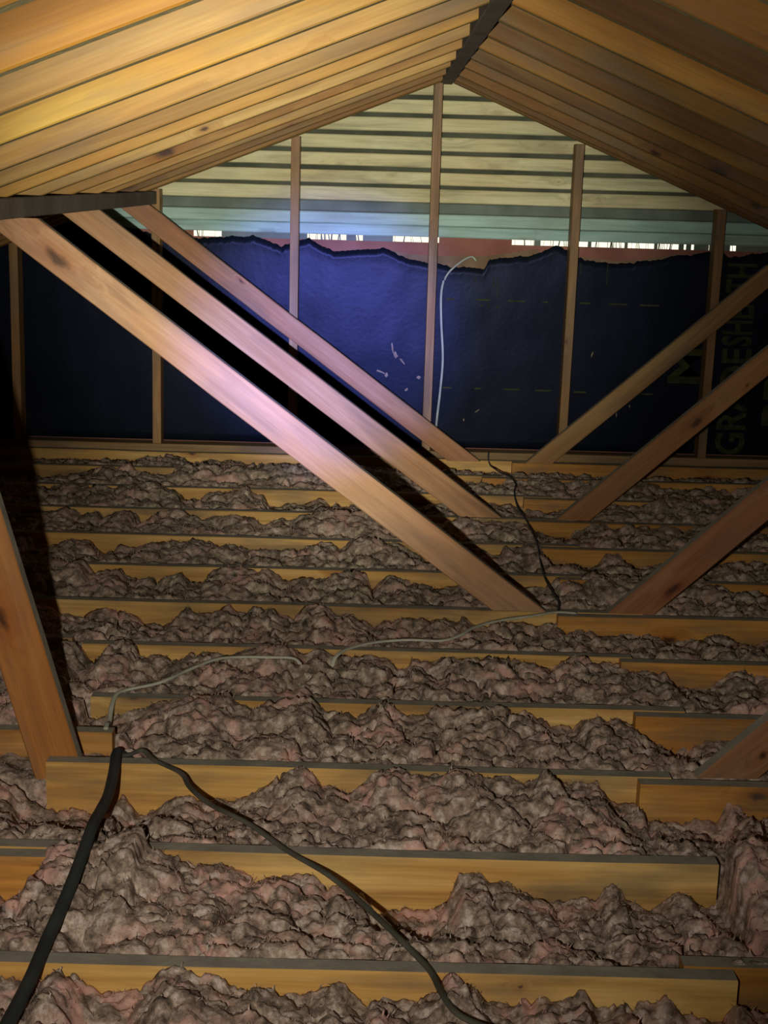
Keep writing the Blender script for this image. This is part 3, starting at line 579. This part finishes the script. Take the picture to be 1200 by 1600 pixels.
def wool(b, y0, y1, prof, res, x0=-2.9, x1=3.1):
    nx = int((x1 - x0) / res); ny = max(20, int((y1 - y0) / res))
    X, T = np.meshgrid(np.linspace(x0, x1, nx), np.linspace(0, 1, ny), indexing='ij')
    Y = y0 + (y1 - y0) * T
    px, pz = zip(*prof)
    P = np.interp(X, px, pz, left=-0.05, right=-0.05)
    outside = np.clip(np.maximum(px[0] - X, X - px[-1]) / 0.1, 0, 1)
    P = P + outside * 0.03 * fbm(X * 7, Y * 0 + b, 3)
    S = 17 * b
    wx = X + 0.016 * fbm(X * 12, Y * 12, S + 60, 3); wy = Y + 0.016 * fbm(X * 12, Y * 12, S + 70, 3)
    zf = -0.026 + 0.016 * fbm(X * 6, Y * 0 + b * 3.1, S + 1)
    tt = np.clip((T - 0.05) / 0.8, 0, 1); tt = tt * tt * (3 - 2 * tt)
    base = zf + (P - zf) * tt
    F1, F2, ID = worley(wx * 11, wy * 14, S + 2)
    puff = (0.40 - F1 * F1) * 0.046 + (ID - 0.5) * 0.022
    G1, G2, GI = worley(wx * 30 + 3, wy * 34, S + 3)
    puff2 = (0.35 - G1 * G1) * 0.022 + (GI - 0.5) * 0.008
    H1, H2_, HI = worley(wx * 75, wy * 80, S + 4)
    puff3 = (0.35 - H1 * H1) * 0.010 + (HI - 0.5) * 0.004 + 0.004 * fbm(wx * 42, wy * 42, S + 40, 4)
    amp = 1.0 - 0.38 * np.clip((T - 0.75) / 0.25, 0, 1)
    K1, K2, KI = worley(wx * 5.5 + 9, wy * 7, S + 5)
    crack = np.clip(1 - (K2 - K1) / 0.06, 0, 1) * np.clip(fbm(X * 4, Y * 4, S + 8, 2) * 3 + 0.3, 0, 1)
    Z = base + amp * (puff + puff2) + puff3 - 0.035 * crack + 0.003 * fbm(X * 90, Y * 90, S + 9, 3)
    # never climb over the joists in front; tuck down at both long edges
    edge0 = np.clip(1 - T / 0.05, 0, 1)
    Z = np.where(T < 0.35, np.minimum(Z, 0.006 + 0.03 * T + 0.006 * vnoise(X * 40, Y * 40, S)), Z)
    Z = Z - 0.05 * edge0 ** 2
    if b == 9: Z = np.where((X < -0.555) & (Y < 3.13), np.minimum(Z, -0.055 + 0.02 * fbm(X * 20, Y * 20, S)), Z)
    Z = np.maximum(Z, FLOOR_Z + 0.004)
    # sideways slump so clumps overhang a little, towards the near side
    DX = 0.008 * fbm(X * 26, Y * 26, S + 20, 3); DY = -0.012 * np.clip(puff * 30, -1, 1) * np.clip(T * 6, 0, 1) * np.clip((1 - T) * 6, 0, 1)
    Xo = X + DX; Yo = np.clip(Y + DY + 0.006 * fbm(X * 30, Y * 30, S + 30, 3) * np.clip((1 - T) * 8, 0, 1) * np.clip(T * 8, 0, 1), y0 + 0.001, y1 - 0.0005)
    V = np.stack([Xo, Yo, Z], -1).reshape(-1, 3)
    # skirt down to the ceiling so that the quilt has a body
    top_n = len(V)
    idx = np.arange(nx * ny).reshape(nx, ny)
    q = np.stack([idx[:-1, :-1], idx[1:, :-1], idx[1:, 1:], idx[:-1, 1:]], -1).reshape(-1, 4)
    border = np.concatenate([idx[:, 0], idx[-1, 1:], idx[-2::-1, -1], idx[0, -2:0:-1]])
    B = V[border].copy(); B[:, 2] = FLOOR_Z + 0.001
    V = np.vstack([V, B]); m = len(border)
    bi = np.arange(m) + top_n; nxt = np.roll(np.arange(m), -1)
    sk = np.stack([border, bi, bi[nxt], border[nxt]], -1)
    Q = np.vstack([q, sk])
    # loose fibres and torn flakes standing out of the surface
    rg = np.random.RandomState(b * 11 + 1); nf = int(9000 * (x1 - x0) * (y1 - y0))
    pi = rg.randint(0, top_n, nf); base_p = V[pi].copy(); base_p[:, 2] -= 0.002
    ln = rg.uniform(0.004, 0.013, nf); az = rg.uniform(0, 2 * np.pi, nf); el = rg.uniform(0.1, 1.1, nf)
    dirv = np.stack([np.cos(az) * np.cos(el), np.sin(az) * np.cos(el), np.sin(el)], -1)
    sd = np.stack([-np.sin(az), np.cos(az), 0.3 * np.sin(az * 3)], -1) * rg.uniform(0.0004, 0.0016, nf)[:, None]
    tip = base_p + dirv * ln[:, None]; tip[:, 1] = np.clip(tip[:, 1], y0 + 0.001, y1 - 0.001)
    mid = (base_p + tip) / 2 + rg.uniform(-0.003, 0.003, (nf, 3)); mid[:, 1] = np.clip(mid[:, 1], y0 + 0.001, y1 - 0.001)
    FV = np.stack([base_p - sd, base_p + sd, mid + sd * 0.9, tip + sd * 0.2, tip - sd * 0.2, mid - sd * 0.9], 1).reshape(-1, 3)
    FV[:, 1] = np.clip(FV[:, 1], y0 + 0.0005, y1 - 0.0005)
    k0 = len(V) + np.arange(nf) * 6; V = np.vstack([V, FV])
    Q = np.vstack([Q, np.stack([k0, k0 + 1, k0 + 2, k0 + 5], -1), np.stack([k0 + 5, k0 + 2, k0 + 3, k0 + 4], -1)])
    me = bpy.data.meshes.new('glass_wool')
    me.vertices.add(len(V)); me.vertices.foreach_set('co', V.astype(np.float32).ravel())
    me.loops.add(Q.size); me.loops.foreach_set('vertex_index', Q.astype(np.int32).ravel())
    me.polygons.add(len(Q)); me.polygons.foreach_set('loop_start', (np.arange(len(Q)) * 4).astype(np.int32)); me.polygons.foreach_set('loop_total', np.full(len(Q), 4, dtype=np.int32))
    me.polygons.foreach_set('use_smooth', np.ones(len(Q), dtype=bool))
    me.materials.append(WOOL); me.update(calc_edges=True); me.validate()
    o = bpy.data.objects.new('insulation_wool', me); COL.objects.link(o)
    return o
for b in range(1, 13):
    # bay b lies between joist b (near) and joist b - 1 (far)
    yn = JY(b) + 0.0385
    yf = JY(b - 1) - 0.0005 if b > 1 else YW - 0.0405
    res = min(0.011, max(0.0045, 0.0021 * JY(b)))
    o = wool(b, yn, yf, PROF[b - 1], res)
    tag(o, 'clumped dusty pink-grey glass wool filling the joist bay, ' + ('next to the gable wall' if b == 1 else '%s bay counted from the gable wall' % ordn[b - 1]), 'insulation', kind='stuff')

# ------------------------------------------------------------ cables
c = tube('white_cable', [(0.43, YB - 0.018, 0.885), (0.406, YB - 0.024, 0.902), (0.356, YB - 0.035, 0.875), (0.302, YB - 0.05, 0.823), (0.278, YW + 0.03, 0.753), (0.280, YW + 0.01, 0.626), (0.293, YW + 0.0, 0.455), (0.287, YW + 0.0, 0.310), (0.277, YW + 0.01, 0.179), (0.272, YW + 0.02, 0.06), (0.28, YW + 0.03, 0.036)], 0.0055, 0.0045, CABLE_W)
tag(c, 'white cable hanging beside the central stud under the ridge', 'cable')
c = tube('flat_cable', [(0.60, 4.112, 0.006), (0.537, 4.095, 0.012), (0.460, 4.030, 0.018), (0.364, 3.976, 0.018), (0.287, 3.903, 0.018), (0.249, 3.84, 0.016), (0.194, 3.790, 0.014), (0.107, 3.795, 0.012), (0.021, 3.775, 0.010), (-0.047, 3.715, 0.012), (-0.088, 3.652, 0.006), (-0.10, 3.62, -0.03)], 0.0062, 0.0035, CABLE_WD)
tag(c, 'dusty white cable running left from the foot of the nearest left brace', 'cable')
c = tube('flat_cable', [(-0.17, 3.585, -0.02), (-0.190, 3.600, 0.014), (-0.259, 3.598, 0.018), (-0.325, 3.595, 0.018), (-0.388, 3.574, 0.018), (-0.444, 3.495, 0.018), (-0.494, 3.419, 0.014), (-0.525, 3.392, 0.010), (-0.582, 3.355, 0.008), (-0.603, 3.325, 0.006), (-0.606, 3.276, -0.01), (-0.598, 3.20, -0.02), (-0.59, 3.135, 0.006), (-0.587, 3.10, 0.006)], 0.0058, 0.0035, CABLE_WD)
tag(c, 'dusty white cable end curving down to the short joist at the left', 'cable')
c = tube('power_cable', [(-0.50, 2.99, -0.03), (-0.528, 2.958, 0.004), (-0.533, 2.935, 0.016), (-0.522, 2.839, 0.016), (-0.510, 2.710, 0.020), (-0.502, 2.580, 0.042), (-0.500, 2.50, 0.052), (-0.500, 2.40, 0.040), (-0.502, 2.282, 0.026), (-0.507, 2.152, 0.014), (-0.506, 2.025, 0.014), (-0.51, 1.92, 0.014), (-0.515, 1.80, 0.014), (-0.52, 1.66, 0.014)], 0.0115, 0.0105, CABLE_B)
tag(c, 'thick black cable lying over the joists at the lower left', 'cable')
c = tube('loose_cable', [(-0.545, 2.955, 0.004), (-0.509, 2.944, 0.010), (-0.483, 2.966, 0.012), (-0.451, 2.923, 0.008), (-0.385, 2.848, 0.012), (-0.356, 2.775, 0.012), (-0.306, 2.692, 0.014), (-0.223, 2.615, 0.010), (-0.143, 2.513, 0.006), (-0.056, 2.394, 0.014), (0.025, 2.254, 0.014), (0.088, 2.145, 0.007), (0.111, 2.095, 0.006), (0.126, 2.033, 0.006), (0.148, 1.981, 0.004), (0.193, 1.944, 0.004), (0.25, 1.90, 0.004), (0.33, 1.84, 0.004)], 0.0058, 0.0042, CABLE_G)
tag(c, 'thin grey cable snaking diagonally over the nearest joists', 'cable')
c = tube('thin_wire', [(0.512, 6.50, 0.045), (0.512, 6.508, 0.012), (0.520, 6.47, -0.01), (0.524, 6.275, 0.012), (0.542, 6.192, 0.012), (0.579, 6.099, 0.012), (0.587, 5.952, 0.010), (0.568, 5.80, 0.008), (0.565, 5.6, -0.01), (0.570, 5.3, 0.006), (0.572, 4.974, 0.008), (0.566, 4.837, 0.010), (0.555, 4.665, 0.010), (0.549, 4.473, 0.010), (0.555, 4.326, 0.008), (0.560, 4.214, 0.010), (0.548, 4.118, 0.006)], 0.0032, 0.0032, CABLE_B)
tag(c, 'thin black wire winding from the gable wall to the nearest left brace foot', 'wire')
